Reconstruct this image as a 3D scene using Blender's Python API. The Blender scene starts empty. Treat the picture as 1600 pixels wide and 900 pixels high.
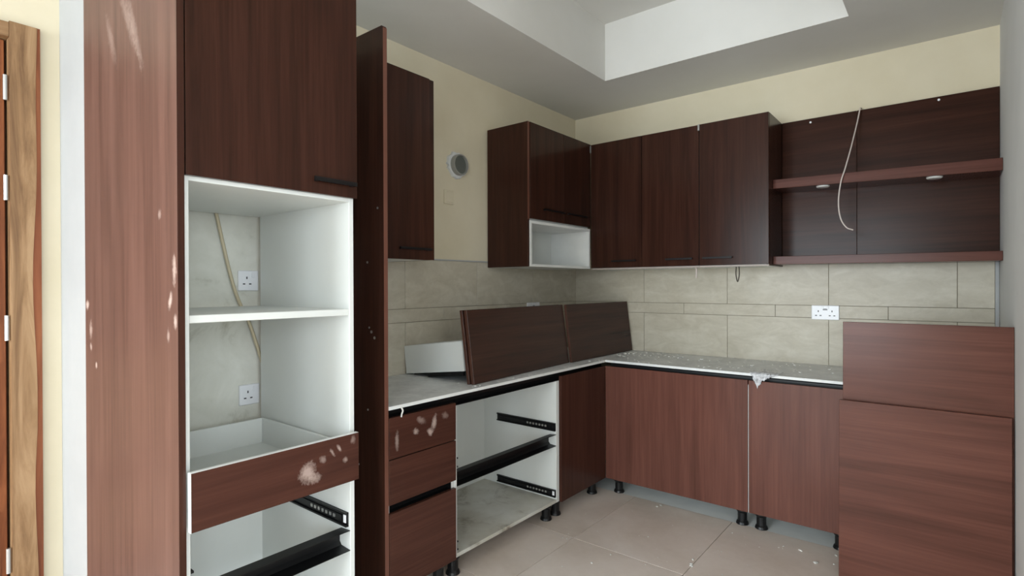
import bpy, bmesh, math, random
from mathutils import Vector, Matrix
random.seed(7)
scene = bpy.context.scene
col = scene.collection

# ------------------------------------------------------------------ camera
YAW, PITCH, ROLL = math.radians(38.7905), math.radians(-0.2405), math.radians(-0.1905)
fw = Vector((-math.sin(YAW)*math.cos(PITCH), math.cos(YAW)*math.cos(PITCH), math.sin(PITCH)))
rt0 = Vector((math.cos(YAW), math.sin(YAW), 0)); up0 = rt0.cross(fw)
rt = math.cos(ROLL)*rt0 + math.sin(ROLL)*up0
up = -math.sin(ROLL)*rt0 + math.cos(ROLL)*up0
cam_d = bpy.data.cameras.new('camera'); cam_d.sensor_width = 36.0; cam_d.sensor_fit = 'HORIZONTAL'
cam_d.lens = 36.0*857.46/1600.0; cam_d.clip_start = 0.02
cam = bpy.data.objects.new('camera', cam_d); col.objects.link(cam)
m = Matrix(((rt.x, up.x, -fw.x, 2.3522), (rt.y, up.y, -fw.y, -3.7417), (rt.z, up.z, -fw.z, 1.345), (0, 0, 0, 1)))
cam.matrix_world = m
scene.camera = cam

# ------------------------------------------------------------------ world, daylight, exposure
world = bpy.data.worlds.new('sky'); scene.world = world; world.use_nodes = True
bg = world.node_tree.nodes['Background']; bg.inputs[0].default_value = (0.80, 0.90, 1.0, 1); bg.inputs[1].default_value = 1.5
def area(name, loc, rot, sx, sy, power, color):
    d = bpy.data.lights.new(name, 'AREA'); d.shape = 'RECTANGLE'; d.size = sx; d.size_y = sy; d.energy = power; d.color = color
    o = bpy.data.objects.new(name, d); col.objects.link(o); o.location = loc; o.rotation_euler = rot
    return o
DAY = (0.84, 0.935, 1.0)
area('daylight_rear_window', (0.75, -7.60, 1.40), (math.radians(62), 0, 0), 2.1, 2.3, 300, DAY)
area('daylight_added_rear_right', (3.95, -7.60, 1.40), (math.radians(62), 0, 0), 2.4, 2.3, 150, DAY)  # added lamp for an invented window, fills the kitchen from the right
area('daylight_added_side', (5.80, -4.75, 1.40), (math.radians(66), 0, math.radians(90)), 2.5, 2.3, 165, DAY)  # added lamp for an unseen side window, brightens the oven niche
vs = scene.view_settings
vs.view_transform = 'Standard'; vs.look = 'None'; vs.gamma = 1.0; vs.use_curve_mapping = False; vs.exposure = 0.0

# ------------------------------------------------------------------ materials
def lin(c):
    c = c/255.0
    return c/12.92 if c <= 0.04045 else ((c+0.055)/1.055)**2.4
def rgb(r, g, b): return (lin(r), lin(g), lin(b), 1)
class NT:
    def __init__(self, name):
        self.m = bpy.data.materials.new(name); self.m.use_nodes = True
        self.t = self.m.node_tree; self.b = self.t.nodes['Principled BSDF']
    def n(self, typ, **kw):
        nd = self.t.nodes.new(typ)
        for k, v in kw.items(): setattr(nd, k, v)
        return nd
    def l(self, a, b): self.t.links.new(a, b)
    def coords(self, scale, rnd=True):
        tc = self.n('ShaderNodeTexCoord'); mp = self.n('ShaderNodeMapping'); mp.inputs['Scale'].default_value = scale
        if rnd:
            oi = self.n('ShaderNodeObjectInfo'); mul = self.n('ShaderNodeMath', operation='MULTIPLY'); mul.inputs[1].default_value = 37.0
            self.l(oi.outputs['Random'], mul.inputs[0])
            ad = self.n('ShaderNodeVectorMath', operation='ADD'); self.l(tc.outputs['Object'], ad.inputs[0]); self.l(mul.outputs[0], ad.inputs[1])
            self.l(ad.outputs[0], mp.inputs['Vector'])
        else: self.l(tc.outputs['Object'], mp.inputs['Vector'])
        return mp.outputs[0]
    def noise(self, vec, scale, detail=4, rough=.55, dist=0):
        nd = self.n('ShaderNodeTexNoise'); nd.inputs['Scale'].default_value = scale; nd.inputs['Detail'].default_value = detail
        nd.inputs['Roughness'].default_value = rough; nd.inputs['Distortion'].default_value = dist
        self.l(vec, nd.inputs['Vector']); return nd.outputs['Fac']
    def ramp(self, fac, stops):
        r = self.n('ShaderNodeValToRGB'); el = r.color_ramp.elements
        while len(el) < len(stops): el.new(0.5)
        for e, (p, c) in zip(el, stops): e.position = p; e.color = c
        self.l(fac, r.inputs[0]); return r.outputs[0]
    def mix(self, fac, a, b):
        mx = self.n('ShaderNodeMix', data_type='RGBA')
        for sock, v in ((mx.inputs[0], fac), (mx.inputs[6], a), (mx.inputs[7], b)):
            if isinstance(v, bpy.types.NodeSocket): self.l(v, sock)
            else: sock.default_value = v
        return mx.outputs[2]
    def math(self, op, a, b=0.0, clamp=False):
        nd = self.n('ShaderNodeMath', operation=op); nd.use_clamp = clamp
        for i, v in enumerate((a, b)):
            if isinstance(v, bpy.types.NodeSocket): self.l(v, nd.inputs[i])
            else: nd.inputs[i].default_value = v
        return nd.outputs[0]
    def bump(self, h, strength, dist=.002):
        bp = self.n('ShaderNodeBump'); bp.inputs['Strength'].default_value = strength; bp.inputs['Distance'].default_value = dist
        self.l(h, bp.inputs['Height']); self.l(bp.outputs[0], self.b.inputs['Normal'])
    def out(self, color=None, rough=None, spec=None, metal=None):
        for key, v in (('Base Color', color), ('Roughness', rough), ('Specular IOR Level', spec), ('Metallic', metal)):
            if v is None: continue
            if isinstance(v, bpy.types.NodeSocket): self.l(v, self.b.inputs[key])
            else: self.b.inputs[key].default_value = v
        return self.m
BW = [(0, 0, 0, 1), (1, 1, 1, 1)]

def plain(name, c, rough=.5, spec=.5, metal=0, var=.06, scale=6):
    t = NT(name); f = t.noise(t.coords((1, 1, 1)), scale, 4)
    lo = tuple(x*(1-var) for x in c[:3])+(1,); hi = tuple(min(1, x*(1+var)) for x in c[:3])+(1,)
    return t.out(t.ramp(f, [(.3, lo), (.7, hi)]), rough, spec, metal)

def laminate(name, axis, dark, mid, lightc, dust=0.0, dustc=rgb(150, 120, 110), marks=None, rough=.22, spec=.18):
    """printed wood board: long grain along one axis, optional dust film or lit tint and plaster smears (marks: centre, radius, amount)"""
    t = NT(name)
    s = {'x': (.9, 17, 17), 'y': (17, .9, 17), 'z': (17, 17, .9)}[axis]
    s2 = {'x': (2.2, 95, 95), 'y': (95, 2.2, 95), 'z': (95, 95, 2.2)}[axis]
    g = t.noise(t.coords(s), 1.0, 5, .6, .5); h = t.noise(t.coords(s2), 1.0, 3, .6)
    f = t.math('ADD', t.math('MULTIPLY', g, .68), t.math('MULTIPLY', h, .32))
    c = t.ramp(f, [(.34, dark), (.5, mid), (.66, lightc)])
    if dust:
        d = t.noise(t.coords({'x': (1, 3, 3), 'y': (3, 1, 3), 'z': (3.2, 3.2, 1)}[axis]), 1.3, 3, .5, .2)
        df = t.math('MULTIPLY', t.math('ADD', t.math('MULTIPLY', d, .5), t.math('MULTIPLY', f, 1.2)), dust)
        c = t.mix(df, c, dustc)
    if marks:
        tc = t.n('ShaderNodeTexCoord')
        fine = t.noise(tc.outputs['Object'], 60, 4, .7, .3)
        for (p, inv, rot, amt) in marks:      # plaster stroke: centre, 1/half-size per axis, rotation, strength
            sub = t.n('ShaderNodeVectorMath', operation='SUBTRACT'); t.l(tc.outputs['Object'], sub.inputs[0]); sub.inputs[1].default_value = p
            rt_ = t.n('ShaderNodeMapping'); rt_.inputs['Rotation'].default_value = rot; t.l(sub.outputs[0], rt_.inputs[0])
            mp = t.n('ShaderNodeMapping'); mp.inputs['Scale'].default_value = inv; t.l(rt_.outputs[0], mp.inputs[0])
            ln = t.n('ShaderNodeVectorMath', operation='LENGTH'); t.l(mp.outputs[0], ln.inputs[0])
            d = t.math('ADD', ln.outputs['Value'], t.math('MULTIPLY', t.math('SUBTRACT', fine, .5), 1.6))
            k = t.math('MULTIPLY', t.ramp(d, [(.25, BW[1]), (1.0, BW[0])]), amt)
            c = t.mix(k, c, rgb(186, 164, 154))
    rn = t.noise(t.coords((1, 1, 1)), 2, 1)
    ro = t.ramp(rn, [(.2, (rough-.02,)*3+(1,)), (.8, (rough+.04,)*3+(1,))])
    t.bump(h, .12, .0006)
    return t.out(c, ro, spec)

DK, MD, LT = rgb(39, 20, 12), rgb(50, 26, 17), rgb(61, 34, 24)      # one brown laminate for the whole kitchen
LIT_DUST = rgb(168, 112, 98)                                            # dust tint with window light put in, for the lower fronts and spare boards

BASE_V = laminate('brown_laminate_base_fronts_lit', 'z', DK, MD, LT, .34, LIT_DUST)  # back run faces the windows: its light is put into the tint
LEFT_V = laminate('brown_laminate_left_fronts_shaded', 'z', DK, MD, LT, .10, LIT_DUST)  # same laminate, less tint to keep the shaded left run dark
BROWN_V = laminate('brown_laminate_vertical', 'z', DK, MD, LT, .03, spec=.16)
BROWN_X = laminate('brown_laminate_grain_x', 'x', DK, MD, LT, .03, spec=.09)
BROWN_Y = laminate('brown_laminate_grain_y', 'y', DK, MD, LT, .10, LIT_DUST)
SHELF = laminate('brown_laminate_shelf', 'x', rgb(70, 39, 31), rgb(86, 50, 42), rgb(98, 60, 51), .06, spec=.1)

BROWN_END = laminate('brown_laminate_dusty', 'z', rgb(66, 39, 30), rgb(84, 53, 43), rgb(98, 64, 53), .36, rgb(118, 94, 86),
    marks=[((.405, 0, .17), (60, 1, 22), (0, 0, 0), .8), ((.375, 0, .085), (70, 1, 28), (0, -.35, 0), .9), ((.41, 0, .03), (70, 1, 40), (0, 0, 0), .8), ((.36, 0, -.01), (80, 1, 45), (0, 0, 0), .5),
           ((-.40, 0, .06), (40, 1, 50), (0, 0, 0), 1.0), ((-.36, 0, -.03), (45, 1, 28), (0, 0, 0), .6), ((-.36, 0, -.09), (70, 1, 60), (0, 0, 0), .7), ((-.30, 0, -.15), (80, 1, 70), (0, 0, 0), .9),
           ((.10, 0, .92), (5, 1, 40), (0, -1.1, 0), .25), ((.04, 0, .97), (5, 1, 40), (0, -1.0, 0), .25), ((-.12, 0, .95), (8, 1, 40), (0, -1.1, 0), .22), ((.3, 0, .33), (60, 1, 60), (0, 0, 0), .4)], rough=.42)
BROWN_OVEN = laminate('brown_laminate_oven_drawer', 'y', DK, MD, LT, .10, LIT_DUST,
    marks=[((0, .075, -.005), (1, 32, 26), (.5, 0, 0), .75), ((0, .10, -.03), (1, 40, 45), (0, 0, 0), .6), ((0, .19, .045), (1, 60, 160), (1.0, 0, 0), .7), ((0, .165, .035), (1, 60, 160), (1.0, 0, 0), .6),
           ((0, .13, .02), (1, 60, 80), (.6, 0, 0), .4), ((0, .215, .0), (1, 90, 90), (0, 0, 0), .5), ((0, .245, .06), (1, 90, 60), (0, 0, 0), .35)])
BROWN_SMEAR = laminate('brown_laminate_smeared', 'y', DK, MD, LT, .10, LIT_DUST,
    marks=[((0, .055, .02), (1, 60, 26), (.3, 0, 0), .8), ((0, .03, -.015), (1, 45, 60), (.8, 0, 0), .75), ((0, -.05, .005), (1, 50, 60), (.5, 0, 0), .7), ((0, -.02, .045), (1, 30, 60), (.4, 0, 0), .4),
           ((0, -.15, -.015), (1, 90, 22), (0, 0, 0), .5), ((0, .12, .04), (1, 40, 60), (.2, 0, 0), .3)])
EDGE_D = plain('dark_edge_band', rgb(76, 48, 37), .45)
EDGE = plain('brown_edge_band', rgb(104, 64, 50), .4)
WHITE = plain('white_melamine', rgb(222, 224, 220), .38, .45, 0, .03, 3)
WHITE_SHEEN = plain('white_board_edge', rgb(228, 229, 226), .35)
EDGEW = plain('dull_white_edge', rgb(172, 160, 152), .5)
def dirty_white():
    t = NT('white_melamine_stained'); c = t.coords((1, 1, 1), False)
    a = t.noise(c, 5.0, 6, .65, .8); b_ = t.noise(c, 22, 4, .6)
    k = t.math('MULTIPLY', t.ramp(a, [(.5, BW[0]), (.7, BW[1])]), t.ramp(b_, [(.35, BW[0]), (.65, BW[1])]))
    base = t.mix(t.ramp(t.noise(c, 2.5, 5, .6), [(.35, BW[0]), (.7, BW[1])]), rgb(214, 213, 206), rgb(178, 172, 156))
    return t.out(t.mix(k, base, rgb(96, 76, 52)), .5, .4)
WHITE_DIRTY = dirty_white()
def plaster(name, c1, c2, rough=.85, bumps=.15):
    t = NT(name); co = t.coords((1, 1, 1), False)
    f = t.noise(co, 1.6, 6, .6); g = t.noise(co, 45, 4, .6)
    t.bump(g, bumps, .002)
    return t.out(t.ramp(f, [(.32, c1), (.68, c2)]), rough, .25)
CREAM = plaster('cream_wall_paint', rgb(211, 200, 173), rgb(221, 211, 187))
GREYW = plaster('pale_grey_wall_paint', rgb(222, 222, 221), rgb(230, 230, 229))
NIBW = plaster('white_plaster', rgb(168, 169, 169), rgb(177, 178, 178))

CEIL = plaster('white_ceiling_paint', rgb(216, 214, 208), rgb(223, 221, 216), .9, .06)
def niche_wall():
    t = NT('stained_plaster'); co = t.coords((1, 1, 1), False)
    f = t.noise(co, 5, 6, .65, .5)
    return t.out(t.ramp(f, [(.25, rgb(176, 172, 156)), (.42, rgb(214, 212, 200)), (.7, rgb(228, 226, 216))]), .85, .2)
def ceramic(name, cs, rough=.4):
    t = NT(name); f = t.noise(t.coords((1, 1, 2.2)), 5.5, 7, .66, .7); g = t.noise(t.coords((1, 1, 1)), 40, 3)
    mixf = t.math('ADD', t.math('MULTIPLY', f, .85), t.math('MULTIPLY', g, .15))
    return t.out(t.ramp(mixf, [(.3, cs[0]), (.5, cs[1]), (.7, cs[2])]), rough, .4)
TILE = ceramic('beige_wall_tile', [rgb(176, 167, 148), rgb(190, 182, 164), rgb(204, 197, 181)], .42)
def floor_mat():
    t = NT('dusty_beige_floor_tile'); co = t.coords((1, 1, 1))
    f = t.noise(co, 2.2, 7, .62, .5); g = t.noise(co, 30, 5, .7)
    mixf = t.math('ADD', t.math('MULTIPLY', f, .8), t.math('MULTIPLY', g, .2))
    c = t.ramp(mixf, [(.32, rgb(206, 191, 178)), (.52, rgb(220, 206, 195)), (.72, rgb(230, 218, 209))])
    return t.out(c, t.ramp(f, [(.3, (.32,)*3+(1,)), (.7, (.5,)*3+(1,))]), .5)
FLOOR = floor_mat()
GROUT = plain('grout', rgb(132, 124, 110), .9, .1)
FGROUT = plain('floor_grout', rgb(206, 194, 182), .9, .1)
SCREED = plain('pale_cement_screed', rgb(218, 219, 217), .8, .2, 0, .05, 8)
BLACKP = plain('black_plastic', rgb(16, 16, 17), .4, .4)
BLACKM = plain('black_anodised_rail', rgb(11, 11, 12), .42, .4)
RUNNER = plain('black_runner_steel', rgb(20, 20, 21), .4, .5, .3)
STEEL = plain('bright_steel', rgb(190, 190, 188), .3, .5, .9)
HANDLE = plain('black_handle', rgb(15, 12, 12), .45, .3)
PLASTIC = plain('white_socket_plastic', rgb(236, 236, 238), .3, .5, 0, .01)
PINHOLE = plain('pin_hole_dark', rgb(45, 45, 48), .6)
PVC = plain('grey_pipe_plastic', rgb(150, 149, 142), .5)
PIPEIN = plain('pipe_inside', rgb(92, 95, 88), .7)
CABLE = plain('beige_cable_sheath', rgb(196, 182, 152), .5)
CABLEW = plain('white_cable_sheath', rgb(205, 192, 184), .45)
CABLED = plain('dark_cable_sheath', rgb(70, 62, 50), .5)
def counter_top():
    t = NT('dusty_worktop_board'); co = t.coords((1, 1, 1), False)
    a = t.noise(co, 4, 7, .65, .6); b_ = t.noise(co, 26, 5, .7)
    k = t.ramp(t.math('ADD', t.math('MULTIPLY', a, .6), t.math('MULTIPLY', b_, .4)), [(.38, rgb(202, 203, 202)), (.52, rgb(222, 223, 222)), (.66, rgb(238, 239, 238))])
    t.bump(b_, .3, .002)
    return t.out(k, .42, .5)
COUNTER = counter_top()
def timber(name, a, b_, c_, axis='z', k=1.0):
    t = NT(name); s = {'z': (9, 9, .8), 'y': (9, .8, 9)}[axis]
    f = t.noise(t.coords(s), 1.6*k, 6, .65, 1.4)
    return t.out(t.ramp(f, [(.3, a), (.5, b_), (.68, c_)]), .55, .3)
PINE = timber('raw_door_timber', rgb(98, 70, 46), rgb(138, 106, 74), rgb(164, 132, 98))
PINE_Y = timber('raw_door_timber_head', rgb(98, 70, 46), rgb(138, 106, 74), rgb(164, 132, 98), 'y')
PINE_RED = timber('raw_timber_heartwood', rgb(94, 48, 28), rgb(122, 68, 40), rgb(140, 84, 52))
DOORW = timber('varnished_door_wood', rgb(92, 48, 26), rgb(124, 70, 38), rgb(146, 88, 52))
DOORP = timber('pale_door_panel_wood', rgb(170, 122, 80), rgb(192, 146, 104), rgb(206, 164, 124))
CRUMB = plain('white_plaster_crumb', rgb(226, 224, 218), .9)
LEDM = plain('frosted_downlight_lens', rgb(226, 226, 222), .3)
def film_mat():
    t = NT('clear_plastic_film')
    tr = t.n('ShaderNodeBsdfTransparent'); mx = t.n('ShaderNodeMixShader'); nz = t.noise(t.coords((1, 1, 1), False), 60, 4, .6)
    t.b.inputs['Base Color'].default_value = rgb(214, 214, 216); t.b.inputs['Roughness'].default_value = .2
    t.l(t.ramp(nz, [(.3, (.45,)*3+(1,)), (.6, (.92,)*3+(1,))]), mx.inputs[0]); t.l(tr.outputs[0], mx.inputs[1]); t.l(t.b.outputs[0], mx.inputs[2])
    t.l(mx.outputs[0], t.t.nodes['Material Output'].inputs['Surface']); return t.m
FILM = film_mat()
def glass_mat():
    t = NT('window_glass'); tr = t.n('ShaderNodeBsdfTransparent'); gl = t.n('ShaderNodeBsdfGlossy'); gl.inputs['Roughness'].default_value = .02
    mx = t.n('ShaderNodeMixShader'); fr = t.n('ShaderNodeFresnel'); fr.inputs[0].default_value = 1.45
    t.l(fr.outputs[0], mx.inputs[0]); t.l(tr.outputs[0], mx.inputs[1]); t.l(gl.outputs[0], mx.inputs[2])
    t.l(mx.outputs[0], t.t.nodes['Material Output'].inputs['Surface']); return t.m
GLASS = glass_mat()

# ------------------------------------------------------------------ geometry helpers (world coordinates; parents are translated only)
ORG = {}
def org(p): return ORG[p.name] if p is not None else Vector((0, 0, 0))
def link(name, me, centre, parent):
    o = bpy.data.objects.new(name, me); col.objects.link(o)
    if parent is not None: o.parent = parent
    o.location = Vector(centre)-org(parent); ORG[o.name] = Vector(centre)
    return o
def tag(o, label=None, cat=None, group=None, kind=None):
    if label: o['label'] = label
    if cat: o['category'] = cat
    if group: o['group'] = group
    if kind: o['kind'] = kind
    return o
def empty(name, loc, label, cat, group=None):
    o = bpy.data.objects.new(name, None); col.objects.link(o); o.location = loc; o.empty_display_size = .1
    ORG[o.name] = Vector(loc); return tag(o, label, cat, group)
def add_box(bm, X, Y, Z, bev=0.0, off=(0, 0, 0)):
    vs_ = [bm.verts.new((x-off[0], y-off[1], z-off[2])) for z in Z for y in Y for x in X]
    fs = [bm.faces.new([vs_[i] for i in f]) for f in ((0, 2, 3, 1), (4, 5, 7, 6), (0, 1, 5, 4), (2, 6, 7, 3), (0, 4, 6, 2), (1, 3, 7, 5))]
    if bev:
        ed = list({e for f in fs for e in f.edges})
        bmesh.ops.bevel(bm, geom=ed, offset=bev, segments=1, affect='EDGES', profile=.5)
def finish(bm, name, mats, centre, parent, smooth=False):
    bmesh.ops.recalc_face_normals(bm, faces=bm.faces[:])
    me = bpy.data.meshes.new(name); bm.to_mesh(me); bm.free()
    for mt in (mats if isinstance(mats, (list, tuple)) else [mats]): me.materials.append(mt)
    if smooth:
        for p in me.polygons: p.use_smooth = True
    return link(name, me, centre, parent)
def box(name, X, Y, Z, mat, parent=None, bev=.0012):
    c = ((X[0]+X[1])/2, (Y[0]+Y[1])/2, (Z[0]+Z[1])/2)
    bm = bmesh.new(); add_box(bm, sorted(X), sorted(Y), sorted(Z), bev, c)
    return finish(bm, name, mat, c, parent)
def boxes(name, L, mat, parent=None, bev=0.0, centre=None):
    c = centre or ((L[0][0][0]+L[0][0][1])/2, (L[0][1][0]+L[0][1][1])/2, (L[0][2][0]+L[0][2][1])/2)
    bm = bmesh.new()
    for X, Y, Z in L: add_box(bm, sorted(X), sorted(Y), sorted(Z), bev, c)
    return finish(bm, name, mat, c, parent)
def poly(name, pts, mat, parent=None, thick=None):
    pass
def lathe(name, prof, axis, base, mat, parent=None, seg=24):
    """profile of (radius, height) turned about an axis through base"""
    bm = bmesh.new(); rings = []
    ax = {'x': lambda a, b, h: (h, a, b), 'y': lambda a, b, h: (a, h, b), 'z': lambda a, b, h: (a, b, h)}[axis]
    for r, h in prof:
        rings.append([bm.verts.new(ax(r*math.cos(2*math.pi*k/seg), r*math.sin(2*math.pi*k/seg), h)) for k in range(seg)])
    for a, b in zip(rings, rings[1:]):
        for k in range(seg): bm.faces.new((a[k], a[(k+1) % seg], b[(k+1) % seg], b[k]))
    bm.faces.new(rings[0]); bm.faces.new(rings[-1])
    return finish(bm, name, mat, base, parent)
def tube(name, pts, r, mat, parent=None, seg=8, sub=6):
    P = [Vector(p) for p in pts]; ext = [2*P[0]-P[1]]+P+[2*P[-1]-P[-2]]; path = []
    for i in range(1, len(ext)-2):
        for k in range(sub):
            t = k/sub; a, b, c, d = ext[i-1:i+3]
            path.append(.5*((2*b)+(c-a)*t+(2*a-5*b+4*c-d)*t*t+(3*b-a-3*c+d)*t**3))
    path.append(P[-1]); c0 = path[0].copy(); bm = bmesh.new(); rings = []
    nrm = Vector((.31, .77, .55))
    for i, p in enumerate(path):
        tg = (path[min(i+1, len(path)-1)]-path[max(i-1, 0)]).normalized()
        u = (nrm-tg*nrm.dot(tg)).normalized(); w = tg.cross(u); nrm = u
        rings.append([bm.verts.new(p-c0+r*(math.cos(2*math.pi*k/seg)*u+math.sin(2*math.pi*k/seg)*w)) for k in range(seg)])
    for a, b in zip(rings, rings[1:]):
        for k in range(seg): bm.faces.new((a[k], a[(k+1) % seg], b[(k+1) % seg], b[k]))
    bm.faces.new(rings[0]); bm.faces.new(rings[-1])
    return finish(bm, name, mat, c0, parent, True)

# ------------------------------------------------------------------ the setting
XR, YR, ZC, ZT = 2.538, -7.4, 2.665, 3.03     # right wall, rear wall, ceiling, tray
S = lambda o: tag(o, kind='structure')
XA, YA = 5.6, -3.0                            # unseen living area, invented for its light; wall end shades the left run
floor = S(box('floor', (-.76, XA+.2), (YR-.2, .2), (-.12, -.006), FGROUT, bev=0))
xs = [-.55]+[.175+.6*k for k in range(0, 4)]+[2.535]+[2.575+.6*k for k in range(1, 5)]+[XA]
ys = [-.535, -1.265]+[-1.265-.6*k for k in range(1, 11)]
me_cache = {}
for i in range(len(xs)-1):
    for j in range(len(ys)-1):
        if xs[i] > 2.5 and ys[j] > YA: continue
        box('floor_tile', (xs[i]+.0015, xs[i+1]-.0015), (ys[j+1]+.0015, ys[j]-.0015), (-.006, 0), FLOOR, floor, .0008)
box('cement_strip', (.0, XR-.002), (-.533, -.002), (-.006, -.001), SCREED, floor, 0)

wl = S(box('wall_left', (-.56, 0), (-3.128, 0), (-.006, ZC), CREAM, bev=0))
S(box('trim_1', (-.56, .0), (-3.133, -3.128), (0, ZC), NIBW, bev=0))
S(boxes('wall_door', [((-.76, -.56), (-3.205, -3.128), (0, ZC)), ((-.76, -.56), (-4.30, -3.205), (2.395, ZC)), ((-.76, -.56), (YR, -4.30), (0, ZC))], CREAM))
wb = S(box('wall_back', (-.56, 2.74), (0, .2), (-.006, ZC), CREAM, bev=0))
wr = S(box('wall_right', (XR, 2.74), (YA, 0), (-.006, ZC), GREYW, bev=0))
S(box('wall_added_living', (2.74, XA), (YA, YA+.2), (-.006, ZC), GREYW, bev=0))
S(boxes('wall_added_far_right', [((XA, XA+.2), (YR-.2, -5.95), (0, ZC)), ((XA, XA+.2), (-3.55, YA+.2), (0, ZC)), ((XA, XA+.2), (-5.95, -3.55), (0, .25)), ((XA, XA+.2), (-5.95, -3.55), (2.55, ZC))], CREAM))
S(boxes('wall_rear', [((-.76, -.3), (YR-.2, YR), (0, ZC)), ((1.8, 2.8), (YR-.2, YR), (0, ZC)), ((5.1, XA), (YR-.2, YR), (0, ZC)), ((-.3, 1.8), (YR-.2, YR), (0, .25)), ((-.3, 1.8), (YR-.2, YR), (2.55, ZC)), ((2.8, 5.1), (YR-.2, YR), (0, .25)), ((2.8, 5.1), (YR-.2, YR), (2.55, ZC))], CREAM))
tx0, tx1, ty0, ty1 = .6007, 1.9522, -.5948, -7.0
S(boxes('ceiling', [((-.76, tx0), (YR-.2, .2), (ZC, ZT+.1)), ((tx1, XA+.2), (YR-.2, .2), (ZC, ZT+.1)), ((tx0, tx1), (ty0, .2), (ZC, ZT+.1)),
    ((tx0, tx1), (YR-.2, ty1), (ZC, ZT+.1)), ((tx0, tx1), (ty1, ty0), (ZT, ZT+.1))], CEIL))
def window(name, a, b, along):
    def R(u0, u1, z0, z1, d0=-.14, d1=-.08):
        return ((u0, u1), (YR+d0, YR+d1), (z0, z1)) if along == 'x' else ((XA-d1, XA-d0), (u0, u1), (z0, z1))
    m_ = (a+b)/2
    w = S(boxes(name, [R(a, b, .25, .31), R(a, b, 2.49, 2.55), R(a, a+.06, .31, 2.49), R(b-.06, b, .31, 2.49), R(m_-.03, m_+.03, .31, 2.49)], PLASTIC))
    for u0, u1 in ((a+.06, m_-.03), (m_+.03, b-.06)): box('pane', *R(u0, u1, .31, 2.49, -.113, -.107), GLASS, w, 0)
window('window_1', -.3, 1.8, 'x'); window('window_added_rear_right', 2.8, 5.1, 'x'); window('window_added_side', -5.95, -3.55, 'y')  # rear-right and side windows are unseen, added to brighten the kitchen

# wall tiles: grout bed, then each tile proud of it
def tile_band(wall, axis, u0, u1, joints_main, joints_strip, zs):
    def place(a, b, z0, z1, nm, mt, d0, d1, bv):
        if axis == 'y': box(nm, (d0, d1), (a, b), (z0, z1), mt, wall, bv)
        else: box(nm, (a, b), (-d1, -d0), (z0, z1), mt, wall, bv)
    place(u0, u1, zs[0], zs[-1], 'grout_bed', GROUT, 0, .005, 0)
    for r in range(3):
        js = sorted([u0, u1]+[j for j in (joints_strip if r == 1 else joints_main) if u0+.01 < j < u1-.01])
        for a, b in zip(js, js[1:]): place(a+.0013, b-.0013, zs[r]+.0013, zs[r+1]-.0013, 'wall_tile', TILE, .004, .009, .0009)
ZS = [.80, 1.1445, 1.2195, 1.495]
tile_band(wl, 'y', -2.338, -.0092, [-.588, -1.176, -1.762], [-.294, -.882, -1.47, -2.05], ZS)
tile_band(wb, 'x', 0, 2.52, [.59, 1.184, 1.774, 2.37], [.295, .888, 1.479, 2.068], ZS)
S(box('trim_2', (2.52, 2.536), (-.012, 0), (.80, 1.46), NIBW, bev=.001))
S(box('trim_3', (0, .0105), (-2.338, -.002), (1.495, 1.502), NIBW, bev=0))

# timber door and frame in the wall by the cream return
dr = S(empty('door_1', (-.56, -3.3, 0), None, None))
# right jamb with its wavy natural edge of red heartwood
def jamb(name, edge, y1, X, mat, parent, z1):
    bm = bmesh.new(); n = 28; c = (X[0], y1, 0); R = []
    for k in range(n+1):
        z = z1*k/n; ye = edge(z)
        R.append([bm.verts.new((x-c[0], y-c[1], z)) for x, y in ((X[0], y1), (X[1], y1), (X[1], ye), (X[0], ye))])
    for a, b in zip(R, R[1:]):
        for k in range(4): bm.faces.new((a[k], a[(k+1) % 4], b[(k+1) % 4], b[k]))
    bm.faces.new(R[0]); bm.faces.new(R[-1])
    return finish(bm, name, mat, c, parent)
wave = lambda z: -3.217+.007*math.sin(z*3.1+.6)+.004*math.sin(z*8)-(.012 if z < .75 else 0)*math.sin(max(0, .75-z)*4)
jamb('door_jamb', wave, -3.294, (-.70, -.535), PINE, dr, 2.392)
jamb('heartwood_strip', lambda z: wave(z)-.004, -3.2, (-.70, -.537), PINE_RED, dr, 2.392)
box('door_jamb', (-.70, -.535), (-4.29, -4.2), (0, 2.392), PINE, dr)
box('door_head', (-.70, -.535), (-4.2, -3.2945), (2.330, 2.386), PINE_Y, dr)
box('door_stop', (-.70, -.623), (-3.36, -3.2945), (0, 2.33), PINE_RED, dr)
leaf = box('door_leaf', (-.62, -.582), (-4.198, -3.303), (.01, 2.326), DOORW, dr)
for z0, z1 in ((.14, .46), (.56, 1.05), (1.2, 2.15)):
    box('door_panel', (-.582, -.576), (-4.06, -3.325), (z0, z1), DOORP if z1 < 1.1 else DOORW, leaf, .003)
for z in (2.13, 1.737, 1.185, .268):
    h = lathe('hinge', [(.006, -.05), (.008, -.049), (.008, .049), (.006, .05)], 'z', (-.548, -3.3045, z), STEEL, dr, 12)

box('bare_plaster', (0, .003), (-3.125, -2.54), (.0, 1.72), niche_wall(), wl, 0)

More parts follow.
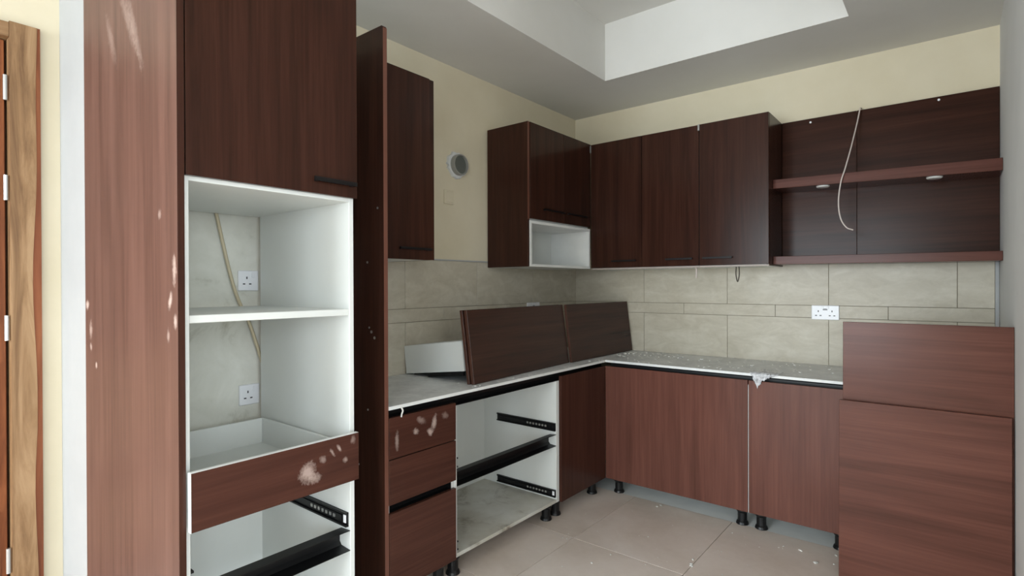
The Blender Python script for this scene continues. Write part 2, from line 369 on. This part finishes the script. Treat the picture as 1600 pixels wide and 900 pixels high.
# round duct stub and blank plate on the cream wall
pp = empty('duct_pipe', (0, -1.352, 2.076), 'round grey duct pipe stub sticking out of the cream wall', 'pipe')
def ring(name, ro, ri, x0, x1, mat, parent, rag=0):
    bm = bmesh.new(); n = 40; R = []
    for k in range(n):
        a = 2*math.pi*k/n; j = ro*(1+rag*(random.random()-.5)); R.append([bm.verts.new((x, r*math.cos(a), r*math.sin(a))) for x, r in ((x0, j), (x1, j*.97 if rag else ro), (x1, ri), (x0, ri))])
    for k in range(n):
        a, b = R[k], R[(k+1) % n]
        for q in range(4): bm.faces.new((a[q], b[q], b[(q+1) % 4], a[(q+1) % 4]))
    return finish(bm, name, mat, ORG[parent.name], parent)
ring('mortar_ring', .082, .055, .0, .014, SCREED, pp, .18)
ring('pipe_wall', .062, .055, .0, .045, PVC, pp)
lathe('dark_inside', [(.0545, 0), (.0545, .03)], 'x', (0.0005, -1.352, 2.076), PIPEIN, pp)
bp = empty('blank_plate', (0, -1.42, 1.875), 'cream painted blank plate below the duct pipe', 'wall plate')
box('plate', (0, .009), (-1.459, -1.381), (1.834, 1.916), CREAM, bp, .002); box('cover', (.009, .012), (-1.449, -1.391), (1.844, 1.906), CREAM, bp, .0015)

# ------------------------------------------------------------------ sockets
def socket_x(x, yc, zc, label):          # single switched socket on a wall facing +x
    s = empty('power_socket', (x, yc, zc), label, 'socket', 'single wall sockets')
    pl = box('plate', (x, x+.011), (yc-.043, yc+.043), (zc-.043, zc+.043), PLASTIC, s, .003)
    box('switch', (x+.011, x+.015), (yc+.012, yc+.024), (zc+.014, zc+.036), PLASTIC, s, .001)
    for dy, dz, a, b in ((-.008, .012, .0025, .005), (-.02, -.014, .005, .0025), (.006, -.014, .005, .0025)):
        box('pin_hole', (x+.011, x+.0116), (yc+dy-a, yc+dy+a), (zc+dz-b, zc+dz+b), PINHOLE, s, 0)
    return s
socket_x(.003, -2.622, 1.370, 'white switched socket above the middle shelf in the oven niche')
socket_x(.003, -2.620, .885, 'white switched socket below the middle shelf in the oven niche')
def double_socket(place, label, cat_loc):
    s = empty('double_socket', cat_loc, label, 'socket')
    place('plate', -.073, .073, -.043, .043, 0, .011, PLASTIC, s, .003)
    place('earth_label', -.012, .012, .014, .024, .011, .0114, plain('grey_print', rgb(150, 150, 152), .5), s, 0)
    for c in (-.036, .036):
        place('switch', (c*.45)-.006, (c*.45)+.006, .006, .026, .011, .015, PLASTIC, s, .001) if False else None
        place('switch', c+(.022 if c < 0 else -.022)-.006, c+(.022 if c < 0 else -.022)+.006, .022, .038, .011, .015, PLASTIC, s, .001)
        for dx, dz, a, b in ((0, .008, .0025, .005), (-.012, -.018, .005, .0025), (.012, -.018, .005, .0025)):
            place('pin_hole', c+dx-a, c+dx+a, dz-b, dz+b, .011, .0116, PINHOLE, s, 0)
    return s
def on_back(xc, zc):
    return lambda nm, a, b, z0, z1, d0, d1, mt, par, bv: box(nm, (xc+a, xc+b), (-.009-d1, -.009-d0), (zc+z0, zc+z1), mt, par, bv)
def on_left(yc, zc):
    return lambda nm, a, b, z0, z1, d0, d1, mt, par, bv: box(nm, (.009+d0, .009+d1), (yc+a, yc+b), (zc+z0, zc+z1), mt, par, bv)
double_socket(on_back(1.757, 1.178), 'white double socket on the tiled back wall above the worktop', (1.757, -.009, 1.178))
double_socket(on_left(-.592, 1.182), 'white double socket on the left tiles, mostly hidden by the leaning boards', (.009, -.592, 1.182))

# ------------------------------------------------------------------ shared cabinet parts
LEGP = [(.032, 0), (.034, .004), (.031, .014), (.028, .018), (.025, .022), (.025, .066), (.029, .070), (.034, .078), (.034, .099)]
leg_me = None
def leg(x, y, parent, h=.1):
    global leg_me
    if leg_me is None:
        o = lathe('leg', LEGP, 'z', (x, y, -.001 if True else 0), BLACKP, parent, 18); leg_me = o.data; return o
    return link('leg', leg_me, (x, y, -.001), parent)
def runner(name, parent, X, Yface, side, Z, bright):
    """telescopic drawer slide screwed to a side panel; side +1 = sticks out towards +y"""
    y0, y1 = Yface, Yface+side*.012; zc = (Z[0]+Z[1])/2; hz = (Z[1]-Z[0])/2
    r = boxes(name, [((X[0], X[1]), (y0, y0+side*.004), Z), ((X[0], X[1]), (y0, y1), (Z[1]-.006, Z[1])), ((X[0], X[1]), (y0, y1), (Z[0], Z[0]+.006)),
                     ((X[0]+.01, X[1]-.03), (y0, y0+side*.009), (zc-hz*.45, zc+hz*.45))], RUNNER, parent)
    if bright: box('end_clip', (X[1]-.022, X[1]-.008), (y0+side*.004, y0+side*.0075), (zc-hz*.55, zc+hz*.6), PLASTIC, r, .001)
    for k in range(7):
        x = X[0]+(X[1]-X[0])*(.55+.05*k)
        box('ball', (x-.006, x+.006), (y0+side*.009, y0+side*.0105), (zc-hz*.25, zc+hz*.25), STEEL, r, .002)
    return r
def rail_y(name, parent, X, Y, Z):      # C-shaped finger-grip rail running along y, open to +x
    t = .0022
    bm = bmesh.new(); c = (X[1], Y[0], Z[0])
    xb, xf = X; z0, z1 = Z
    prof = [(xf, z1), (xf-.004, z1), (xb+.012, z1-.004), (xb, z1-.016), (xb, z0+.016), (xb+.012, z0+.004), (xf-.004, z0), (xf, z0),
            (xf, z0+t), (xb+.013, z0+.004+t), (xb+t, z0+.018), (xb+t, z1-.018), (xb+.013, z1-.004-t), (xf, z1-t)]
    A = [bm.verts.new((x-c[0], Y[0]-c[1], z-c[2])) for x, z in prof]; B = [bm.verts.new((x-c[0], Y[1]-c[1], z-c[2])) for x, z in prof]
    n = len(prof)
    for k in range(n): bm.faces.new((A[k], A[(k+1) % n], B[(k+1) % n], B[k]))
    bm.faces.new(A); bm.faces.new(B[::-1])
    return finish(bm, name, BLACKM, c, parent)
def bar_handle(parent, axis, a, b, d, z, h=.011):   # thin black bar handle on two feet
    if axis == 'y': L = [((d+.014, d+.022), (a, b), (z-h/2, z+h/2)), ((d, d+.014), (a+.008, a+.018), (z-h/2, z+h/2)), ((d, d+.014), (b-.018, b-.008), (z-h/2, z+h/2))]
    else: L = [((a, b), (d-.022, d-.014), (z-h/2, z+h/2)), ((a+.008, a+.018), (d-.014, d), (z-h/2, z+h/2)), ((b-.018, b-.008), (d-.014, d), (z-h/2, z+h/2))]
    return boxes('handle', L, HANDLE, parent)

# ------------------------------------------------------------------ tall oven housing
ov = empty('oven_housing', (.35, -2.87, 0), 'tall oven housing cabinet with white open niches and a dusty brown end panel', 'cabinet')
ep = box('end_panel', (-.135, .72), (-3.152, -3.1345), (0, 2.44), BROWN_END, ov, .0015); tag(ep, 'dusty brown end panel with plaster smears')
box('edge_band', (.72, .7212), (-3.152, -3.1345), (0, 2.44), BROWN_V, ep, 0)
box('side_panel', (.065, .70), (-3.134, -3.116), (.1, 2.43), WHITE, ov); box('side_panel', (.065, .70), (-2.598, -2.580), (.1, 2.43), WHITE, ov)
box('top_panel', (.065, .70), (-3.116, -2.598), (2.412, 2.43), WHITE, ov)
box('fixed_shelf', (.046, .70), (-3.116, -2.598), (1.640, 1.658), WHITE, ov)
box('fixed_shelf', (.085, .698), (-3.1155, -2.5985), (1.243, 1.265), WHITE, ov)
box('bottom_panel', (.065, .70), (-3.116, -2.598), (.1, .118), WHITE, ov)
box('back_panel', (.066, .072), (-3.116, -2.598), (.118, .64), WHITE, ov, 0)
dd = box('door', (.7015, .72), (-3.130, -2.577), (1.652, 2.43), BROWN_V, ov)
bar_handle(dd, 'y', -2.752, -2.592, .72, 1.697, .014)
dw = empty('drawer', (.4, -2.86, .7), None, None); dw.parent = ov; dw.location = Vector((.4, -2.86, .7))-ORG[ov.name]
df = box('drawer_front', (.727, .745), (-3.131, -2.593), (.676, .838), BROWN_OVEN, dw)
box('raw_edge', (.727, .745), (-3.1325, -3.131), (.676, .838), WHITE_SHEEN, dw, 0); box('raw_edge', (.727, .744), (-3.1305, -2.594), (.838, .8388), WHITE_SHEEN, dw, 0)
box('box_side', (.12, .727), (-3.104, -3.092), (.69, .80), WHITE, dw); box('box_side', (.12, .727), (-2.622, -2.610), (.69, .80), WHITE, dw)
box('box_back', (.108, .12), (-3.104, -2.610), (.69, .80), WHITE, dw); box('box_bottom', (.12, .727), (-3.092, -2.622), (.694, .700), WHITE, dw, 0)
runner('runner', ov, (.20, .69), -2.598, -1, (.497, .547), True); runner('runner', ov, (.20, .69), -3.116, 1, (.497, .547), True)
rail_y('grip_rail', ov, (.635, .70), (-3.115, -2.599), (.415, .487))
for x in (.12, .64):
    for y in (-3.08, -2.64): leg(x, y, ov)
# cable down the wall behind the shelves
tag(tube('conduit_cable', [(.028, -2.775, 1.70), (.028, -2.762, 1.655), (.03, -2.74, 1.548), (.03, -2.705, 1.392), (.032, -2.675, 1.291), (.034, -2.633, 1.198), (.036, -2.592, 1.07), (.04, -2.56, .95)], .0068, CABLE, sub=8),
    'beige cable hanging down the wall inside the oven niche', 'cable')

# ------------------------------------------------------------------ tall dark end panel beside the drawers
tp = empty('tall_panel', (.3, -2.36, 0), 'tall dark brown upright panel between oven housing and drawers', 'panel')
bm = bmesh.new(); c0 = (.3, -2.36, 1.18); prof = [(.011, 0), (.5995, 0), (.5995, 2.366), (.597, 2.372), (.592, 2.376), (.011, 2.376)]
A = [bm.verts.new((x-c0[0], -2.369-c0[1], z-c0[2])) for x, z in prof]; B = [bm.verts.new((x-c0[0], -2.3505-c0[1], z-c0[2])) for x, z in prof]
for k in range(6): bm.faces.new((A[k], A[(k+1) % 6], B[(k+1) % 6], B[k]))
bm.faces.new(A); bm.faces.new(B[::-1]); finish(bm, 'board', BROWN_V, c0, tp)
box('edge_band', (.5995, .601), (-2.369, -2.3505), (0, 2.366), EDGE, tp, 0)
for (x, z, r) in ((.495, 1.442, .005), (.506, 1.177, .004), (.52, 1.16, .006), (.54, 1.137, .006), (.495, .842, .004), (.563, 1.657, .005), (.43, .607, .004)):
    lathe('cam_fitting', [(r, 0), (r, -.002)], 'y', (x, -2.369, z), STEEL, tp, 10)

# ------------------------------------------------------------------ base cabinets, left run
def carcass(parent, X, Y, Z, front_axis, t=.018, bottom=WHITE, legs=True):
    """open-fronted white box: X, Y, Z outer ranges"""
    if front_axis == 'x':
        box('side_panel', X, (Y[0], Y[0]+t), Z, WHITE, parent); box('side_panel', X, (Y[1]-t, Y[1]), Z, WHITE, parent)
        box('bottom_panel', X, (Y[0]+t, Y[1]-t), (Z[0], Z[0]+t), bottom, parent); box('back_panel', (X[0], X[0]+.006), (Y[0]+t, Y[1]-t), (Z[0]+t, Z[1]), WHITE, parent, 0)
        if legs:
            for x in (X[0]+.06, X[1]-.055):
                for y in (Y[0]+.045, Y[1]-.045): leg(x, y, parent)
    else:
        box('side_panel', (X[0], X[0]+t), Y, Z, WHITE, parent); box('side_panel', (X[1]-t, X[1]), Y, Z, WHITE, parent)
        box('bottom_panel', (X[0]+t, X[1]-t), Y, (Z[0], Z[0]+t), bottom, parent); box('back_panel', (X[0]+t, X[1]-t), (Y[1]-.006, Y[1]), (Z[0]+t, Z[1]), WHITE, parent, 0)
        if legs:
            for x in (X[0]+.05, X[1]-.05):
                for y in (Y[0]+.06, Y[1]-.06): leg(x, y, parent)
CZ = (.1, .797)
a = empty('drawer_cabinet', (.3, -2.155, 0), 'narrow base cabinet with three brown drawer fronts beside the tall panel', 'cabinet')
carcass(a, (.02, .58), (-2.349, -1.966), CZ, 'x')
for z0, z1, mt in ((.650, .816, BROWN_SMEAR), (.466, .646, BROWN_Y), (.106, .430, BROWN_Y)):
    d = box('drawer_front', (.5815, .60), (-2.346, -1.969), (z0, z1), mt, a)
    boxes('drawer_box', [((.08, .5815), (-2.315, -2.303), (z0+.015, z1-.045)), ((.08, .5815), (-2.012, -2.0), (z0+.015, z1-.045)), ((.08, .092), (-2.303, -2.012), (z0+.015, z1-.045)), ((.092, .5815), (-2.303, -2.012), (z0+.018, z0+.026))], WHITE, d)
gr = rail_y('grip_rail', a, (.545, .5812), (-2.3485, -1.9665), (.425, .490)); box('end_cap', (.546, .5811), (-1.9855, -1.9835), (.4255, .4895), BLACKM, gr, 0)
b = empty('open_drawer_cabinet', (.3, -1.54, 0), 'open white base cabinet with drawer runners but no drawers', 'cabinet')
carcass(b, (.02, .58), (-1.963, -1.118), CZ, 'x', bottom=WHITE_DIRTY)
rail_y('grip_rail', b, (.525, .580), (-1.944, -1.137), (.425, .492))
for z in ((.510, .556), (.130, .172)):
    runner('runner', b, (.14, .577), -1.136, -1, z, z[0] < .3); runner('runner', b, (.14, .577), -1.945, 1, z, z[0] < .3)
c = empty('corner_cabinet', (.3, -.86, 0), 'base cabinet with one narrow brown door at the inner corner', 'cabinet')
carcass(c, (.02, .58), (-1.115, -.603), CZ, 'x')
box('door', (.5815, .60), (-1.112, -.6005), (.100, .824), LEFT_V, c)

# base cabinets, back run
d = empty('wide_door_cabinet', (1.04, -.3, 0), 'base cabinet with one wide brown door under the back worktop', 'cabinet')
carcass(d, (.604, 1.4755), (-.58, -.02), CZ, 'y')
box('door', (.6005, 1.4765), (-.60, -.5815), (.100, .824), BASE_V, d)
e = empty('narrow_door_cabinet', (1.72, -.3, 0), 'base cabinet with brown door left of the loose upright boards', 'cabinet')
carcass(e, (1.4765, 1.955), (-.58, -.02), CZ, 'y')
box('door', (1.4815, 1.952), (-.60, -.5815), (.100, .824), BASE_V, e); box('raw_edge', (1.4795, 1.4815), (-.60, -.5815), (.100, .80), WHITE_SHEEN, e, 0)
fcab = empty('spare_cabinet', (2.24, -.55, 0), 'white base cabinet carcass pulled forward behind the loose upright boards', 'cabinet')
carcass(fcab, (1.968, 2.528), (-.868, -.30), CZ, 'y')

# grip rails below the worktop
rl = rail_y('worktop_grip_rail', None, (.535, .578), (-2.348, -.545), (.797, .8495)); tag(rl, 'black grip rail under the left worktop edge', 'rail', 'grip rails under the worktop')
bm = bmesh.new(); cc = (.60, -.578, .797); t = .0022; yf, yb, z0, z1 = -.578, -.535, .797, .8495
prof = [(yf, z1), (yb-.012, z1-.002), (yb, z1-.014), (yb, z0+.014), (yb-.012, z0+.002), (yf, z0), (yf, z0+t), (yb-.013, z0+.002+t), (yb-t, z0+.016), (yb-t, z1-.016), (yb-.013, z1-.002-t), (yf, z1-t)]
A = [bm.verts.new((.604-cc[0], y-cc[1], z-cc[2])) for y, z in prof]; B = [bm.verts.new((2.53-cc[0], y-cc[1], z-cc[2])) for y, z in prof]; n = len(prof)
for k in range(n): bm.faces.new((A[k], A[(k+1) % n], B[(k+1) % n], B[k]))
bm.faces.new(A); bm.faces.new(B[::-1]); tag(finish(bm, 'worktop_grip_rail', BLACKM, cc, None), 'black grip rail under the back worktop edge', 'rail', 'grip rails under the worktop')

# L-shaped worktop board
bm = bmesh.new(); P = [(.010, -2.3495), (.605, -2.3495), (.605, -.605), (2.534, -.605), (2.534, -.010), (.010, -.010)]
cw = (.5, -.5, .857)
T = [bm.verts.new((x-cw[0], y-cw[1], .007)) for x, y in P]; Bv = [bm.verts.new((x-cw[0], y-cw[1], -.007)) for x, y in P]
ft = bm.faces.new(T); ft.material_index = 1; bm.faces.new(Bv[::-1])
for k in range(6): bm.faces.new((T[k], Bv[k], Bv[(k+1) % 6], T[(k+1) % 6]))
wt = finish(bm, 'worktop', [WHITE_SHEEN, COUNTER], cw, None); tag(wt, 'L-shaped white worktop board with a dusty grey top', 'worktop')

# ------------------------------------------------------------------ wall cabinets
w1 = empty('wall_cabinet', (.17, -2.1, 1.47), 'brown wall cabinet fixed beside the tall dark panel', 'cabinet')
box('carcass', (.0105, .32), (-2.349, -1.879), (1.474, 2.364), WHITE, w1); box('end_panel', (.0105, .334), (-1.8785, -1.848), (1.474, 2.366), BROWN_V, w1)
dd = box('door', (.3215, .34), (-2.347, -1.881), (1.472, 2.366), BROWN_V, w1); bar_handle(dd, 'y', -2.083, -1.888, .34, 1.524)
w2 = empty('wall_cabinet', (.17, -.71, 1.46), 'brown wall cabinet with a small white open niche below its doors', 'cabinet')
sp = box('end_panel', (.0105, .335), (-1.078, -1.060), (1.462, 2.347), BROWN_V, w2); box('edge_band', (.335, .336), (-1.078, -1.060), (1.75, 2.347), EDGE, sp, 0)
box('carcass', (.0105, .322), (-1.0595, -.352), (1.745, 2.345), WHITE, w2)
box('door', (.3235, .3415), (-1.058, -.691), (1.757, 2.346), BROWN_V, w2); box('door', (.3235, .3415), (-.688, -.342), (1.757, 2.346), BROWN_V, w2)
for o, (y0, y1) in zip([q for q in w2.children if q.name.startswith('door')], ((-.929, -.697), (-.658, -.413))): bar_handle(o, 'y', y0, y1, .3415, 1.822, .010)
box('niche_top', (.0105, .3415), (-1.0595, -.352), (1.727, 1.7445), WHITE_SHEEN, w2); box('niche_floor', (.0105, .3415), (-1.0595, -.352), (1.462, 1.478), WHITE_SHEEN, w2)
box('niche_side', (.0105, .3415), (-1.0595, -1.043), (1.478, 1.727), WHITE_SHEEN, w2); box('niche_side', (.0105, .3415), (-.369, -.352), (1.478, 1.727), WHITE_SHEEN, w2)
box('niche_back', (.0105, .016), (-1.043, -.369), (1.478, 1.727), WHITE, w2, 0)
w3 = empty('wall_cabinet', (.73, -.17, 1.46), 'two-door brown wall cabinet in the corner of the back wall', 'cabinet')
box('carcass', (.345, 1.1165), (-.322, -.0105), (1.457, 2.342), WHITE, w3)
for x0, x1, h0, h1 in ((.342, .7305, .513, .696), (.7335, 1.1155, .903, 1.080)):
    q = box('door', (x0, x1), (-.3415, -.3235), (1.467, 2.343), BROWN_V, w3); bar_handle(q, 'x', h0, h1, -.3415, 1.512)
box('light_strip', (.345, 1.1165), (-.336, -.322), (1.4555, 1.4655), EDGEW, w3, .001)
hb = box('hanging_bracket', (.338, .348), (-.352, -.342), (2.285, 2.335), STEEL, w3, .002)
w4 = empty('wall_cabinet', (1.32, -.17, 1.46), 'single-door brown wall cabinet beside the open shelves', 'cabinet')
box('carcass', (1.1185, 1.506), (-.322, -.0105), (1.457, 2.342), WHITE, w4); box('end_panel', (1.5065, 1.5235), (-.3225, -.0105), (1.457, 2.346), BROWN_V, w4)
q = box('door', (1.1195, 1.5225), (-.3415, -.3235), (1.467, 2.345), BROWN_V, w4); bar_handle(q, 'x', 1.144, 1.321, -.3415, 1.512)
box('light_strip', (1.1185, 1.522), (-.336, -.322), (1.4555, 1.4655), EDGEW, w4, .001)
box('hanging_bracket', (1.112, 1.124), (-.352, -.342), (2.305, 2.345), STEEL, w4, .002)

# open shelves
sh = empty('open_shelves', (2.03, -.13, 1.46), 'open brown wall shelves on dark back panels by the right wall', 'shelves')
box('back_panel', (1.5245, 1.919), (-.0275, -.0095), (1.47, 2.347), BROWN_X, sh); box('back_panel', (1.9205, 2.536), (-.0275, -.0095), (1.47, 2.347), BROWN_X, sh)
def slanted_shelf(zl0, zl1, zr0, zr1):
    x0, x1, y0, y1 = 1.5245, 2.5365, -.25, -.028; c = ((x0+x1)/2, (y0+y1)/2, (zl0+zl1)/2); bm = bmesh.new()
    V = [bm.verts.new((x-c[0], y-c[1], z-c[2])) for (x, z) in ((x0, zl0), (x1, zr0), (x1, zr1), (x0, zl1)) for y in (y0, y1)]
    for f in ((0, 2, 4, 6), (1, 7, 5, 3), (0, 1, 3, 2), (2, 3, 5, 4), (4, 5, 7, 6), (6, 7, 1, 0)): bm.faces.new([V[i] for i in f])
    bmesh.ops.bevel(bm, geom=bm.edges[:], offset=.0015, segments=1, affect='EDGES')
    return finish(bm, 'shelf', SHELF, c, sh)
s1 = slanted_shelf(1.912, 1.964, 1.886, 1.946); s2 = slanted_shelf(1.466, 1.512, 1.457, 1.503)
for x, zz in ((1.776, 1.9055), (2.278, 1.8925)):
    lathe('downlight', [(.034, 0), (.034, -.004), (.029, -.008), (.024, -.008)], 'z', (x, -.2, zz), LEDM, s1, 24)
for x, z in ((1.682, 2.324), (2.293, 2.329)): lathe('screw_cap', [(.006, 0), (.006, -.003), (.004, -.004)], 'y', (x, -.0275, z), PLASTIC, sh, 10)
tag(tube('hanging_wire', [(1.94, -.004, 2.36), (1.938, -.05, 2.345), (1.928, -.10, 2.25), (1.912, -.20, 2.10), (1.892, -.258, 1.98), (1.873, -.268, 1.905), (1.862, -.27, 1.801), (1.871, -.27, 1.712), (1.898, -.27, 1.658), (1.931, -.27, 1.640)], .0036, CABLEW, sub=8),
    'thin pale wire dangling in front of the open shelves', 'wire')
tag(tube('cable_stub', [(1.066, -.25, 1.46), (1.067, -.25, 1.425), (1.066, -.25, 1.39)], .006, CABLEW), 'short white cable stub hanging below the two-door wall cabinet', 'wire')
tag(tube('cable_stub', [(1.314, -.25, 1.46), (1.312, -.25, 1.41), (1.322, -.25, 1.365), (1.332, -.25, 1.41), (1.33, -.25, 1.46)], .0035, CABLED), 'small dark looped cable end hanging below the single-door wall cabinet', 'wire')

# ------------------------------------------------------------------ loose boards and drawer box
def leaning_board(name, p0, p1, h, thick, lean, mat, label, edge=None):
    """board standing on its long edge from p0 to p1 (bottom front edge), leaning by angle away from the viewer side"""
    p0, p1 = Vector(p0), Vector(p1); L = (p1-p0).length; u = (p1-p0).normalized()
    n_ = Vector((u.y, -u.x, 0))      # front normal
    if n_.x < 0 and abs(n_.x) > abs(n_.y): n_ = -n_
    up_ = (Vector((0, 0, 1))*math.cos(lean)-n_*math.sin(lean)); w = u.cross(up_)
    bm = bmesh.new(); add_box(bm, (0, L), (0, h), (0, thick), .0012)
    if w.dot(n_) < 0:
        for v in bm.verts: v.co.z = v.co.z     # front is at local z = 0
    else:
        for v in bm.verts: v.co.z -= thick
    bm.normal_update()
    for f in bm.faces:
        if abs(f.normal.z) < .5: f.material_index = 1
    ctr = Vector((L/2, h/2, 0))
    for v in bm.verts: v.co -= ctr
    o = finish(bm, name, [mat, edge or EDGE_D], (0, 0, 0), None)
    M = Matrix((( u.x, up_.x, w.x, 0), (u.y, up_.y, w.y, 0), (u.z, up_.z, w.z, 0), (0, 0, 0, 1)))
    o.matrix_world = Matrix.Translation(p0+u*L/2+up_*h/2) @ M
    return tag(o, label, 'board')
BROWN_LD = laminate('brown_laminate_loose_plain', 'x', DK, MD, LT, .05)
BROWN_L = laminate('brown_laminate_loose_lit', 'x', DK, MD, LT, .30, LIT_DUST, spec=.12)  # same laminate as the worktop boards, with brighter light put into the tint
leaning_board('loose_board', (.548, -1.790, .8667), (.492, -.862, .8667), .362, .018, math.radians(7.5), BROWN_LD, 'longer loose brown board on the worktop in front of the drawer box')
leaning_board('loose_board', (.526, -1.800, .8667), (.470, -.870, .8667), .362, .016, math.radians(7.5), BROWN_LD, 'brown board sandwiched behind the longer loose board on the worktop')
leaning_board('loose_board', (.508, -.852, .8667), (.508, -.030, .8667), .362, .018, math.radians(7), BROWN_LD, 'shorter loose brown board on the worktop standing against the corner')
leaning_board('upright_board', (1.966, -.905, .0004), (2.536, -.905, .0004), 1.178, .017, math.radians(1.0), BROWN_L, 'taller loose brown board standing upright near the right wall', EDGEW)
leaning_board('upright_board', (1.956, -.940, .0005), (2.528, -.940, .0005), .832, .018, math.radians(1.2), BROWN_L, 'shorter loose brown board in front of the taller upright board')

# white drawer box tipped up on the worktop
db = bpy.data.objects.new('drawer_box', None); col.objects.link(db); ORG[db.name] = Vector((0, 0, 0)); tag(db, 'white drawer box lying tilted on the worktop behind the loose boards', 'drawer')
Lb, Wb, Hb = .44, .30, .150
for nm, X, Y, Z, mt in (('box_side', (0, Lb), (0, .013), (.0, Hb), WHITE), ('box_side', (0, Lb), (Wb-.013, Wb), (.0, Hb), WHITE), ('box_end', (0, .013), (.013, Wb-.013), (.0, Hb), WHITE),
                         ('box_end', (Lb-.013, Lb), (.013, Wb-.013), (.0, Hb), WHITE), ('box_bottom', (.013, Lb-.013), (.013, Wb-.013), (.132, .138), WHITE)):
    box(nm, X, Y, Z, mt, db)
boxes('runner', [((.17, Lb-.01), (.002, .012), (-.022, -.001)), ((.05, Lb-.01), (.013, .03), (-.008, -.001))], RUNNER, db); boxes('runner', [((.17, Lb-.01), (Wb-.012, Wb-.002), (-.022, -.001))], RUNNER, db)
db.matrix_world = Matrix.Translation((.028, -1.772, .868)) @ Matrix.Rotation(math.radians(-7.0), 4, 'Y')

# ------------------------------------------------------------------ plastic film over the worktop edge
bm = bmesh.new(); nx, ny = 26, 16; G = []
for i in range(nx+1):
    row = []; u = i/nx; x = 1.490+.145*u
    hang = .008+.066*max(0, 1-abs(u-.28)/.28)**.8 + (.02*max(0, 1-abs(u-.62)/.3)) + .01*random.random()
    for j in range(ny+1):
        v = j/ny
        jit = Vector((random.uniform(-1, 1), random.uniform(-1, 1), random.uniform(-1, 1)))*.0028
        if v < .5: p = Vector((x+.02*math.sin(u*9)*(.5-v), -.605+.14*(.5-v)*2*(0.4+.6*abs(math.sin(u*3.3+.5))), .8675+.004*abs(math.sin(u*17+v*11))))
        else: p = Vector((1.53+(x-1.53)*(1-.75*(v-.5)), -.6095-.004*abs(math.sin(u*23+v*9)), .8655-hang*(v-.5)*2))
        if v > .4: jit.y = -abs(jit.y)
        jit.z = abs(jit.z) if v < .5 else jit.z
        row.append(bm.verts.new(p+jit-Vector((1.55, -.6, .865))))
    G.append(row)
for i in range(nx):
    for j in range(ny): bm.faces.new((G[i][j], G[i+1][j], G[i+1][j+1], G[i][j+1]))
tag(finish(bm, 'plastic_film', FILM, (1.55, -.6, .865), None, True), 'scrap of clear plastic film hanging over the back worktop edge', 'plastic film')
sc = tube('tape_scrap', [(.607, -2.289, .852), (.609, -2.284, .838), (.606, -2.287, .825), (.609, -2.292, .814)], .0035, CRUMB)
tag(sc, 'tiny white scrap hanging from the worktop edge above the drawers', 'scrap')

# ------------------------------------------------------------------ plaster crumbs
def crumbs(name, spots, label):
    bm = bmesh.new()
    for x, y, z, r in spots:
        mtx = Matrix.Translation((x, y, z+r*.35)) @ Matrix.Rotation(random.random()*6, 4, 'Z') @ Matrix.Diagonal((r*random.uniform(.8, 1.6), r*random.uniform(.6, 1.1), r*random.uniform(.35, .6), 1))
        g = bmesh.ops.create_icosphere(bm, subdivisions=1, radius=1.0, matrix=mtx)
        for v in g['verts']: v.co += Vector((random.uniform(-1, 1), random.uniform(-1, 1), 0))*r*.25
    return tag(finish(bm, name, CRUMB, (0, 0, 0), None), label, 'debris', kind='stuff')
sp_ = [(1.752, -.675, .008), (1.836, -.764, .011), (1.90, -.62, .007), (1.906, -.724, .007), (.964, -.568, .008), (1.376, -1.167, .007), (1.02, -1.306, .006), (.99, -1.435, .008), (1.37, -1.15, .01), (1.36, -1.1, .007), (.73, -1.3, .005), (.95, -.60, .006)]
sp_ += [(random.uniform(.65, 1.95), random.uniform(-1.6, -.62), random.uniform(.0015, .004)) for _ in range(60)]
crumbs('floor_crumbs', [(x, y, 0, r) for x, y, r in sp_], 'small white plaster crumbs scattered on the floor tiles')
tp_ = [(.56, -.731, .008), (.56, -.253, .010), (.59, -.25, .012), (.60, -.17, .011), (.45, -1.80, .005), (.871, -.228, .012), (.947, -.251, .011), (.90, -.20, .009), (1.703, -.434, .011), (1.424, -.319, .010), (.827, -.177, .010), (.58, -1.0, .005), (.585, -1.4, .005), (.57, -1.81, .006)]
tp_ += [(random.uniform(.62, 1.92), random.uniform(-.58, -.04), random.uniform(.002, .006)) for _ in range(110)] + [(random.uniform(.66, 1.1), random.uniform(-.3, -.1), random.uniform(.004, .010)) for _ in range(22)] + [(random.uniform(.52, .64), random.uniform(-.4, -.08), random.uniform(.004, .010)) for _ in range(14)] + [(.588+random.uniform(-.02, .012), random.uniform(-1.85, -.6), random.uniform(.002, .005)) for _ in range(40)]
crumbs('worktop_crumbs', [(x, y, .864, r) for x, y, r in tp_], 'white plaster crumbs and dust lumps on the worktop')
